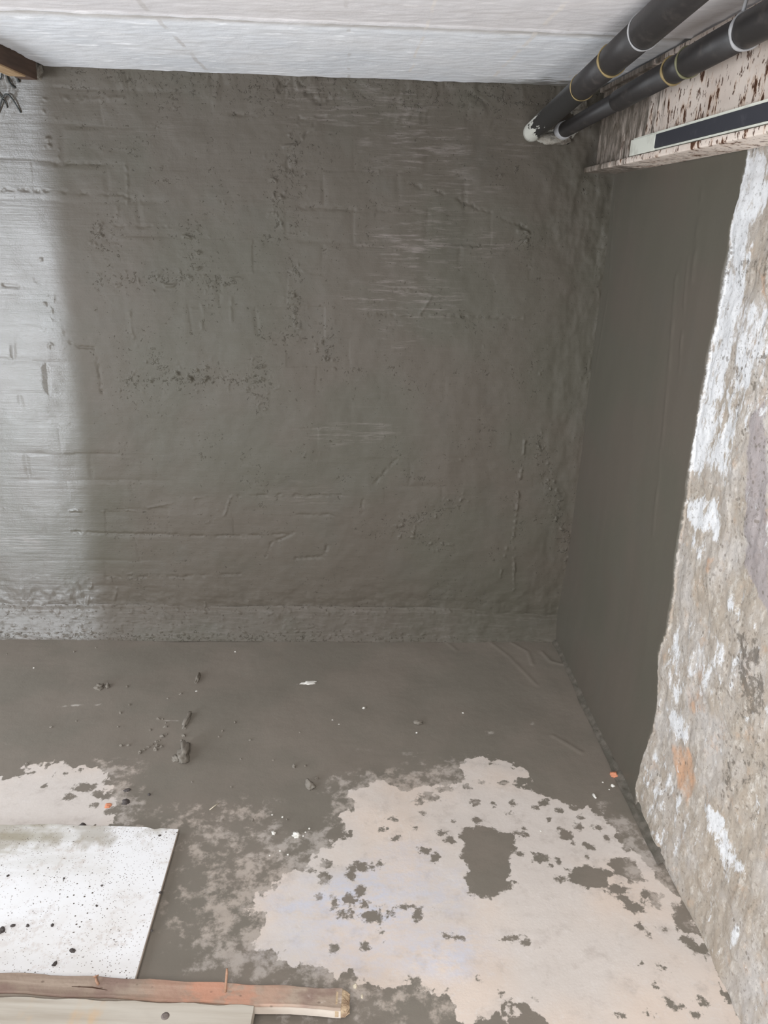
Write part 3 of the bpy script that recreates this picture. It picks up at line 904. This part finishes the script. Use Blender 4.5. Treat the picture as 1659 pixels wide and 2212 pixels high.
# mortar lumps packed round the pipe ends
k = M('grey_mortar', 0.85, 0.2)
k.color(k.mix(k.step(k.noise(35, 5, 0.7), 0.4, 0.65), lin(150, 144, 134), lin(108, 100, 90)))
k.bump(k.noise(120, 5, 0.7), 0.7, 0.004)
MAT_MORT = k.m


def rock(loc, sx, sy, sz, mat, name, seed, amp=0.3, sub=2, rot=0.0, parent=None, sink=0.25):
    rnd = random.Random(seed)
    bm = bmesh.new()
    bmesh.ops.create_icosphere(bm, subdivisions=sub, radius=1)
    o = [rnd.uniform(-50, 50) for _ in range(3)]
    for v in bm.verts:
        p = np.array([v.co.x * 1.3 + o[0], v.co.y * 1.3 + v.co.z * 1.7 + o[1]])
        f = 1 + amp * float(fbm(p[:1], p[1:], seed, 2)[0])
        v.co = v.co * f
        if v.co.z < -sink:
            v.co.z = -sink
        v.co = Vector((v.co.x * sx, v.co.y * sy, (v.co.z + sink) * sz))
    bmesh.ops.rotate(bm, verts=bm.verts, cent=(0, 0, 0), matrix=Matrix.Rotation(rot, 3, 'Z'))
    ob = obj(name, bm, mat, parent, smooth=(sub >= 3))
    ob.location = loc
    return ob


def wall_lump(px, py, wpx, hpx, depth, label, seed):
    p = on_y(px, py)
    o = rock((p[0], D - 0.002, p[2]), wpx * 0.0008, hpx * 0.0008, depth, MAT_MORT, 'mortar_lump', seed, 0.35, 4)
    o.rotation_euler = (math.radians(90), 0, 0)
    return tag(o, label, 'mortar')


wall_lump(1196, 300, 74, 20, 0.016, 'pale mortar lump smeared under the ends of the two black pipes', 4)
wall_lump(1250, 222, 32, 52, 0.014, 'grey mortar patch on the wall between the two black pipes', 9)

# ================================================================== TIMBER OVER THE LIGHT WELL, WIRES
k = M('brown_timber', 0.65, 0.3)
c = k.mix(k.step(k.noise(14, 4, 0.6, stretch=(3, 0.25, 3)), 0.4, 0.65), lin(92, 72, 60), lin(74, 58, 48))
k.color(c)
k.bump(k.noise(40, 4, stretch=(3, 0.2, 3)), 0.4, 0.003)
MAT_TIMB = k.m
k = M('raw_sawn_timber', 0.7, 0.3)
k.color(k.mix(k.step(k.noise(14, 4, 0.6, stretch=(3, 0.25, 3)), 0.4, 0.65), lin(180, 152, 118), lin(156, 128, 96)))
MAT_RAW = k.m
tb = empty('timber_beam', (-0.995, 2.0, 1.95), 'brown timber beam end tucked under the ceiling edge in the upper left corner', 'beam')
bm = box_bm((-1.018, 1.2, 1.952), (-0.966, 2.685, 2.09), 0.003)
place_world(obj('painted_side', bm, MAT_TIMB), tb)
bm = box_bm((-1.018, 1.2, 1.9475), (-0.969, 2.60, 1.9545), 0.0015)
place_world(obj('raw_underside', bm, MAT_RAW), tb)
wall_lump(84, 152, 22, 34, 0.05, 'grey mortar plug between the brown timber end and the wall', 19)

k = M('dark_wire', 0.5, 0.4)
k.color(lin(52, 54, 52))
MAT_WIRE = k.m


def wire(pts, r, label, off=None):
    pp = []
    n = len(pts)
    for i, (a, b) in enumerate(pts):
        q = Vector(on_y(a, b))
        q.y = D - 0.004 - (off[i] if off else 0.004)
        pp.append(q)
    # smooth by midpoint subdivision
    for _ in range(2):
        s = [pp[0]]
        for a, b in zip(pp[:-1], pp[1:]):
            s += [a * 0.75 + b * 0.25, a * 0.25 + b * 0.75]
        pp = s + [pp[-1]]
    o = obj('wire_loop', tube(pp, r, 8), MAT_WIRE, smooth=True)
    return tag(o, label, 'wire')


wire([(-6, 252), (2, 236), (8, 216), (14, 206), (22, 205), (30, 214), (38, 228), (46, 244)], 0.0024, 'hooped dark wire below the timber beam on the far left wall', [0, .006, .01, .012, .012, .01, .006, 0])
wire([(-8, 192), (0, 202), (10, 216), (16, 226), (17, 233)], 0.0019, 'dark wire crossing behind the hooped wire at the far left edge', [0, .004, .005, .004, 0])
wire([(-6, 172), (2, 173), (7, 168), (6, 160)], 0.0022, 'small dark curl of wire directly under the raw timber edge', [.004, .006, .006, .004])
wire([(17, 166), (22, 176), (28, 186), (34, 190)], 0.003, 'short slanting dark wire stub under the raw timber edge', [0, .006, .006, 0])
wire([(36, 166), (41, 170), (42, 178)], 0.004, 'thick dark wire stub nearest the timber beam end', [.002, .008, .002])

# ================================================================== WHITE BOARD
k = M('white_laminate_board_dirty', 0.35, 0.5)
x_, y_, z_ = k.xyz()
c = k.mix(k.step(k.noise(6, 5, 0.6), 0.4, 0.7), lin(238, 238, 240), lin(230, 228, 227))
c = k.mix(k.mul(k.mul(k.step(k.noise(34, 5, 0.7), 0.50, 0.64), k.step(k.noise(6, 3, off=(1, 1, 4)), 0.42, 0.6)), 0.6), c, lin(204, 194, 188))
gr = k.mul(k.step(k.add(y_, k.mul(k.add(k.noise(7, 4, 0.6, stretch=(0.4, 1, 1)), -0.5), 0.35)), 0.08, 0.20), k.step(k.add(x_, k.mul(k.noise(4, 3), 0.1)), 0.33, -0.1))
c = k.mix(k.mul(gr, k.mul(0.75, k.step(k.noise(20, 4, 0.6, stretch=(0.12, 1, 1)), 0.3, 0.7))), c, lin(150, 142, 116))
top_ed = k.step(k.add(y_, k.mul(k.add(k.noise(60, 5, 0.7, stretch=(1, 0.2, 1)), -0.5), 0.10)), 0.19, 0.225)
c = k.mix(k.mul(top_ed, k.mul(0.55, k.step(k.noise(12, 3), 0.42, 0.6))), c, lin(150, 140, 120))
vd, vc = k.voro(70)
sz = k.noise(9, 2, off=(4, 4, 4))
c = k.mix(k.step(k.add(vd, k.mul(sz, -0.24)), 0.02, -0.04), c, lin(92, 82, 74))
vd2, vc2 = k.voro(160, off=(2, 1, 0))
c = k.mix(k.mul(k.step(k.add(vd2, k.mul(k.noise(12, 3, off=(1, 8, 1)), -0.34)), 0.03, -0.03), 0.8), c, lin(120, 106, 98))
k.color(c)
k.rough(0.4)
MAT_BOARD = k.m
bc = (-0.80, 1.40, 0.0)
bd = empty('white_board', bc, 'white cement-spattered board lying flat on the floor at left', 'board')
bm = bmesh.new()
far = [(-1.30, 1.698), (-1.0, 1.694), (-0.9, 1.690), (-0.8, 1.694), (-0.74, 1.688), (-0.68, 1.686), (-0.62, 1.684), (-0.545, 1.681), (-0.52, 1.672), (-0.505, 1.676), (-0.456, 1.672)]
outl = [(-1.30, 1.06)] + far + [(-0.457, 1.06)]
rings = [[Vector((x - bc[0], y - bc[1], z)) for x, y in outl] for z in (0.006, 0.0155)]
loft(bm, rings)
obj('panel', bm, MAT_BOARD, bd)
k = M('board_core_edge', 0.8, 0.2)
k.color(k.mix(k.noise(50, 4), lin(190, 180, 170), lin(150, 138, 126)))
bm = box_bm((-0.457 - bc[0], 1.06 - bc[1], 0.0065), (-0.4545 - bc[0], 1.671 - bc[1], 0.0145))
obj('cut_edge', bm, k.m, bd)

# ================================================================== PLANKS
k = M('red_stained_plank', 0.7, 0.3)
x_, y_, z_ = k.xyz()
g = k.noise(18, 5, 0.6, stretch=(0.12, 2, 2))
c = k.mix(k.step(g, 0.35, 0.65), lin(170, 153, 138), lin(140, 122, 108))
c = k.mix(k.mul(k.step(k.noise(9, 4, 0.6, off=(3, 0, 0)), 0.5, 0.66), 0.7), c, lin(128, 104, 96))
for cx0, w0, a in ((-0.285, 0.075, 0.75), (-0.205, 0.05, 0.55), (-0.36, 0.12, 0.3), (-0.15, 0.10, 0.3)):
    q = k.step(k.add(k.mul(k.math('ABSOLUTE', k.add(x_, -cx0)), 1.0), k.mul(k.add(k.noise(16, 4, 0.7, stretch=(0.6, 1, 1)), -0.5), -0.22)), w0 * 0.75, w0 * 0.1)
    c = k.mix(k.mul(q, a), c, lin(196, 142, 118))
wht = k.step(k.add(k.mul(x_, 1.0), k.mul(k.add(k.noise(22, 5, 0.7), -0.5), 0.35)), -0.08, 0.0)
c = k.mix(k.mul(wht, k.mul(0.7, k.step(k.noise(26, 4, 0.65, stretch=(0.4, 1.5, 1)), 0.48, 0.6))), c, lin(208, 196, 186))
c = k.mix(k.mul(k.step(z_, 0.026, 0.022), 0.7), c, lin(212, 202, 190))
vd, vc = k.voro(30, stretch=(1, 1.5, 1))
c = k.mix(k.mul(k.step(vd, 0.16, 0.05), 0.6), c, lin(92, 72, 62))
k.color(c)
k.bump(k.add(g, k.noise(80, 4)), 0.5, 0.0025)
MAT_RED = k.m
k = M('broken_wood_end', 0.85, 0.2)
k.color(k.mix(k.step(k.noise(40, 4), 0.4, 0.65), lin(190, 168, 140), lin(150, 126, 104)))
k.bump(k.noise(90, 5, 0.7, stretch=(0.3, 1, 1)), 0.9, 0.006)
MAT_BROKEN = k.m
k = M('pale_plank', 0.7, 0.3)
g = k.noise(16, 5, 0.6, stretch=(0.1, 2, 2))
c = k.mix(k.step(g, 0.35, 0.65), lin(190, 183, 172), lin(168, 158, 145))
c = k.mix(k.mul(k.step(k.noise(8, 4, 0.6, stretch=(1, 0.6, 1)), 0.56, 0.70), 0.6), c, lin(202, 166, 124))
c = k.mix(k.mul(k.step(k.noise(8, 4, 0.6, stretch=(0.5, 1, 1), off=(5, 5, 0)), 0.54, 0.7), 0.45), c, lin(168, 160, 150))
k.color(c)
k.bump(g, 0.35, 0.002)
MAT_PALE = k.m
k = M('knot_wood', 0.75, 0.3)
k.color(k.mix(k.noise(300, 4), lin(84, 78, 78), lin(140, 128, 120)))
MAT_KNOT = k.m
k = M('rusty_nail', 0.6, 0.4)
k.color(k.mix(k.noise(200, 4), lin(170, 134, 110), lin(120, 88, 68)))
MAT_NAIL = k.m

ZT = 0.0455                                 # top of the reddish plank
rp0, rp1 = on_z(0, 2098, ZT), on_z(740, 2133, ZT)
dr = rp1 - rp0
ang_r = math.atan2(dr[1], dr[0])


def plank(name, label, far_right, ang, length, width, z0, z1, mat, notch=None, seed=1):
    """length runs back from the right-hand far corner; local x along the plank"""
    root = empty(name, (far_right[0], far_right[1], z0), label, 'plank')
    root.rotation_euler = (0, 0, ang)
    h = z1 - z0
    n = 60
    rings = []
    rnd = random.Random(seed)
    for i in range(n + 1):
        x = -length + length * i / n
        w0 = 0.0016 * math.sin(i * 0.7 + seed) + rnd.uniform(-0.0006, 0.0006)
        w1 = 0.0016 * math.sin(i * 0.5 + 2 * seed) + rnd.uniform(-0.0006, 0.0006)
        b = 0.003
        sec = [(-width + w1 + b, 0), (-b + w0, 0), (w0, b), (w0, h - b), (w0 - b, h), (-width + w1 + b, h), (-width + w1, h - b), (-width + w1, b)]
        if notch and i == n:
            pass
        rings.append([Vector((x, p[0], p[1])) for p in sec])
    bm = bmesh.new()
    loft(bm, rings)
    obj('board_body', bm, mat, root)
    return root


red = plank('broken_plank', 'red-stained wooden plank with a broken right end and nails, in the foreground', rp1, ang_r, 0.92, 0.047, 0.0158, ZT, MAT_RED, seed=3)
# splintered end
bm = bmesh.new()
rnd = random.Random(7)
rings = []
for i, x in enumerate((-0.012, 0.0, 0.006, 0.011, 0.015)):
    ring = []
    for j in range(28):
        a = j / 28 * 2 * math.pi
        yy = -0.0245 + 0.0245 * max(-1, min(1, 1.25 * math.cos(a)))
        zz2 = 0.0149 + 0.0149 * max(-1, min(1, 1.25 * math.sin(a)))
        sh = 1 - (0.0, 0.02, 0.06, 0.16, 0.34)[i]
        dx = rnd.uniform(-0.004, 0.004) if i > 1 else 0
        ring.append(Vector((x + dx, -0.0245 + (yy + 0.0245) * sh, 0.0149 + (zz2 - 0.0149) * sh)))
    rings.append(ring)
loft(bm, rings)
tag(obj('broken_end', bm, MAT_BROKEN, red), 'pale splintered end')


def to_local(root, p):
    v = Vector(p) - Vector(root.location)
    return Matrix.Rotation(-root.rotation_euler[2], 3, 'Z') @ v


def nail(px, py, tip, r, head=True):
    p = to_local(red, on_z(px, py, ZT))
    pts = [p + Vector((0, 0, -0.01))] + [p + Vector(t) for t in tip]
    rad = [r] * len(pts)
    rad[-1] = r * 0.75
    nl = obj('nail', tube(pts, rad, 12), MAT_NAIL, red, smooth=True)
    if head:
        e = pts[-1]
        d = (pts[-1] - pts[-2]).normalized()
        obj('nail_head', tube([e - d * 0.001, e, e + d * 0.0015, e + d * 0.002], [r * 1.0, r * 2.0, r * 2.0, r * 0.8], 14), MAT_NAIL, nl, smooth=True)


nail(487, 2142, [(0, 0, 0.0), (0.0005, 0.006, 0.018), (0.0015, 0.014, 0.036), (0.001, 0.018, 0.045)], 0.0028, False)
nail(212, 2126, [(0, 0, 0.0), (-0.004, 0.003, 0.006), (-0.007, 0.009, 0.011)], 0.0032, True)
# split in the wood beside the bent nail
k = M('dark_split', 0.9, 0.1)
k.color(lin(70, 52, 42))
a, b, c_ = (to_local(red, on_z(*q, ZT)) for q in ((155, 2131), (200, 2133), (232, 2139)))
up = Vector((0, 0, -0.0002))
obj('split', tube([a + up, b + up, c_ + up], [0.0006, 0.0016, 0.0005], 8), k.m, red, smooth=True)

ZP = 0.049
pp0, pp1 = on_z(0, 2150, ZP), on_z(549, 2170, ZP)
dp = pp1 - pp0
pale = plank('pale_plank', 'pale greyish wooden plank with a knot along the bottom edge, nearest the viewer', pp1, math.atan2(dp[1], dp[0]), 0.75, 0.14, 0.0158, ZP, MAT_PALE, seed=5)
pk = to_local(pale, on_z(357, 2195, ZP))
obj('knot', tube([pk + Vector((0, 0, -0.003)), pk + Vector((0, 0, 0.0002)), pk + Vector((0, 0, 0.0006))], [0.0085, 0.0085, 0.004], 18), MAT_KNOT, pale, smooth=True)

# ================================================================== CRUMBS AND CHIPS
k = M('wet_cement_clump', 0.6, 0.35)
k.color(k.mix(k.noise(60, 4), lin(130, 123, 114), lin(112, 106, 97)))
k.bump(k.noise(200, 4), 0.5, 0.002)
MAT_CL = k.m
k = M('dark_stone', 0.6, 0.35)
k.color(k.mix(k.noise(80, 4), lin(84, 78, 76), lin(64, 58, 56)))
MAT_ST = k.m
k = M('brick_chip', 0.8, 0.2)
k.color(k.mix(k.noise(120, 4), lin(214, 150, 118), lin(190, 120, 92)))
MAT_BR = k.m
k = M('white_chip', 0.6, 0.3)
k.color(k.mix(k.noise(120, 4), lin(228, 226, 220), lin(200, 196, 188)))
MAT_WC = k.m
k = M('straw', 0.6, 0.3)
k.color(lin(206, 196, 176))
MAT_STRAW = k.m


def crumb(px, py, w, d, hz, mat, name, label, cat, seed, rot=0.0, group=None, z=0.0, sub=3, amp=0.35):
    """w, d: width and depth in picture pixels"""
    p = on_z(px, py, z)
    s = np.linalg.norm(on_z(px + 1, py, z) - p)
    sy = np.linalg.norm(on_z(px, py + 1, z) - p)
    o = rock((p[0], p[1], z - 0.001), w * s / 2, d * sy / 2, hz, mat, name, seed, amp, sub, rot)
    return tag(o, label, cat, group)


crumb(398, 1631, 24, 42, 0.026, MAT_CL, 'cement_clump', 'largest upright grey cement clump on the wet floor', 'clump', 3, 0.1, amp=0.6)
crumb(380, 1640, 16, 14, 0.010, MAT_CL, 'cement_clump', 'small cement clump against the left foot of the largest clump', 'clump', 5, 0.5, amp=0.5)
crumb(405, 1557, 12, 30, 0.014, MAT_CL, 'cement_clump', 'narrow cement clump straight behind the largest clump', 'clump', 8, -0.1, amp=0.6)
crumb(427, 1466, 8, 22, 0.012, MAT_CL, 'cement_clump', 'thin cement clump farthest back in front of the wall fillet', 'clump', 11, 0.0, amp=0.5)
crumb(669, 1698, 18, 18, 0.014, MAT_CL, 'cement_clump', 'lone grey cement clump in the middle of the wet floor', 'clump', 14, 0.6, amp=0.5)
crumb(213, 1485, 18, 12, 0.012, MAT_CL, 'cement_clump', 'low cement clump on the wet floor at far left', 'clump', 17, 0.3, amp=0.6)
crumb(232, 1483, 9, 9, 0.009, MAT_CL, 'cement_clump', 'tiny cement clump right beside the low far left clump', 'clump', 18, 0.3, amp=0.6)
crumb(903, 1562, 20, 6, 0.008, MAT_CL, 'cement_clump', 'flat cement clump on the dark floor beyond the big pale dry patch', 'clump', 20, 0.1, amp=0.5)
crumb(178, 1788, 18, 13, 0.010, MAT_ST, 'dark_stone', 'dark stone touching the far edge of the white board', 'stone', 21, 0.2)
crumb(92, 1789, 11, 7, 0.007, MAT_ST, 'dark_stone', 'smaller dark stone by the far board edge, nearer the left frame', 'stone', 24, 0.2)
crumb(272, 1734, 17, 11, 0.010, MAT_ST, 'dark_stone', 'dark stone on the pale dry patch behind the white board', 'stone', 27, 0.4)
crumb(275, 1708, 14, 7, 0.006, MAT_ST, 'dark_stone', 'flat dark stone at the right rim of the pale dry patch', 'stone', 29, 0.3)
crumb(322, 1717, 6, 5, 0.005, MAT_ST, 'dark_stone', 'tiny dark stone just off the pale dry patch on wet floor', 'stone', 30, 0.3)
crumb(1328, 1676, 15, 14, 0.010, MAT_BR, 'brick_chip', 'orange brick chip at the foot of the coated side wall', 'chip', 31, 0.8, amp=0.6)
crumb(234, 1741, 15, 9, 0.005, MAT_BR, 'brick_chip', 'orange brick chip on the pale patch behind the board', 'chip', 33, 0.4, amp=0.5)
crumb(640, 1805, 16, 12, 0.008, MAT_WC, 'white_chip', 'larger white chip on the damp floor right of the board', 'chip', 35, 0.5, amp=0.5)
crumb(591, 1800, 8, 8, 0.005, MAT_WC, 'white_chip', 'small white chip left of the larger white chip', 'chip', 37, 0.5, amp=0.5)
crumb(1324, 1698, 8, 6, 0.005, MAT_WC, 'white_chip', 'white chip just in front of the orange chip by the side wall', 'chip', 39, 0.5, amp=0.5)
crumb(1284, 1720, 5, 9, 0.004, MAT_WC, 'white_chip', 'narrow white chip on dark floor left of the side wall foot', 'chip', 41, 0.2, amp=0.5)
crumb(667, 1475, 36, 9, 0.004, MAT_WC, 'paint_flake', 'long white paint flake on the dark floor near the back wall', 'flake', 45, 0.1, amp=0.5)
crumb(767, 2131, 9, 10, 0.006, MAT_STRAW, 'tan_chip', 'tan chip beyond the broken end of the red-stained plank', 'chip', 47, 0.1)
crumb(782, 2153, 5, 10, 0.004, MAT_STRAW, 'tan_chip', 'narrow tan chip right of the broken plank end', 'chip', 49, 0.1)
p0, p1 = on_z(453, 1752), on_z(472, 1738)
tag(obj('straw_piece', tube([(p0[0], p0[1], 0.004), ((p0[0] + p1[0]) / 2, (p0[1] + p1[1]) / 2, 0.005), (p1[0], p1[1], 0.004)], [0.0014, 0.0018, 0.001], 8), MAT_STRAW, smooth=True),
    'thin pale straw lying on the damp floor behind the white board corner', 'straw')

CR = [(302, 1626, 8), (312, 1620, 6), (320, 1614, 6), (336, 1620, 9), (340, 1611, 8), (348, 1614, 7), (338, 1603, 6), (350, 1591, 9), (360, 1587, 5), (325, 1577, 6), (357, 1571, 8), (342, 1554, 7), (352, 1554, 5), (358, 1563, 5), (263, 1611, 7), (277, 1610, 6),
      (260, 1540, 6), (280, 1523, 6), (390, 1500, 7), (363, 1510, 5), (397, 1590, 9), (392, 1601, 6), (400, 1574, 8), (376, 1642, 8), (385, 1637, 7), (508, 1561, 7), (480, 1580, 6), (474, 1592, 5), (540, 1599, 5), (635, 1656, 8), (660, 1655, 6), (683, 1682, 7), (648, 1583, 4), (15, 1414, 6), (160, 1408, 5), (208, 1400, 5),
      (110, 1571, 6), (165, 1558, 4), (275, 1484, 7), (788, 1530, 6), (58, 1650, 5), (255, 1570, 4), (345, 1600, 4), (330, 1608, 4), (590, 1642, 4), (520, 1640, 4), (620, 1770, 4), (545, 1772, 5), (500, 1700, 4), (160, 1796, 6), (127, 1795, 6), (205, 1784, 5), (480, 1772, 4), (415, 1690, 4)]
proto = None
for i, (a, b, w) in enumerate(CR):
    if proto is None:
        proto = rock((0, 0, 0), 0.004, 0.004, 0.004, MAT_CL, 'cement_crumb', 61, 0.5, 2)
        o = proto
    else:
        o = proto.copy()
        COL.objects.link(o)
    p = on_z(a, b)
    f = w * 0.0017 / 2 / 0.004
    o.location = (p[0], p[1], -0.0008)
    o.scale = (f, f * 1.15, f * 0.9)
    o.rotation_euler = (0, 0, i * 2.399)
    tag(o, 'tiny grey cement crumb scattered on the smooth wet floor behind the board', 'crumb', 'cement crumbs on the wet floor')
WCR = [(588, 1760, 4), (610, 1765, 4), (605, 1838, 4), (622, 1846, 4), (660, 1798, 4), (668, 1790, 4), (655, 1806, 4), (508, 1408, 5), (73, 1443, 5), (424, 1494, 6), (500, 2082, 4), (583, 1848, 4), (1302, 1690, 4), (1316, 1706, 4), (1168, 1795, 4), (786, 1530, 8), (732, 1565, 4), (718, 1556, 5), (1000, 1540, 5), (900, 1583, 5)]
proto = None
for i, (a, b, w) in enumerate(WCR):
    if proto is None:
        proto = rock((0, 0, 0), 0.004, 0.004, 0.004, MAT_WC, 'white_speck', 63, 0.5, 2)
        o = proto
    else:
        o = proto.copy()
        COL.objects.link(o)
    p = on_z(a, b)
    f = w * 0.0013 / 2 / 0.004
    o.location = (p[0], p[1], -0.0006)
    o.scale = (f, f, f * 0.8)
    o.rotation_euler = (0, 0, i * 1.7)
    tag(o, 'tiny white plaster speck scattered on the dark damp floor', 'speck', 'white specks on the floor')
BCR = [(4, 2011, 13), (28, 2000, 8), (60, 2000, 7), (118, 2083, 9), (157, 2054, 10), (113, 1999, 7), (346, 1928, 6), (209, 1957, 5), (17, 1892, 6), (220, 1913, 5), (138, 1898, 5), (345, 1805, 6), (328, 2010, 5)]
proto = None
for i, (a, b, w) in enumerate(BCR):
    if proto is None:
        proto = rock((0, 0, 0), 0.004, 0.004, 0.004, MAT_ST, 'dark_crumb', 65, 0.5, 2)
        o = proto
    else:
        o = proto.copy()
        COL.objects.link(o)
    p = on_z(a, b, 0.0155)
    f = w * 0.0012 / 2 / 0.004
    o.location = (p[0], p[1], 0.0150)
    o.scale = (f, f * 1.1, f * 0.7)
    o.rotation_euler = (0, 0, i * 1.9)
    tag(o, 'dark crumb lying on the white spattered board', 'crumb', 'dark crumbs on the white board')
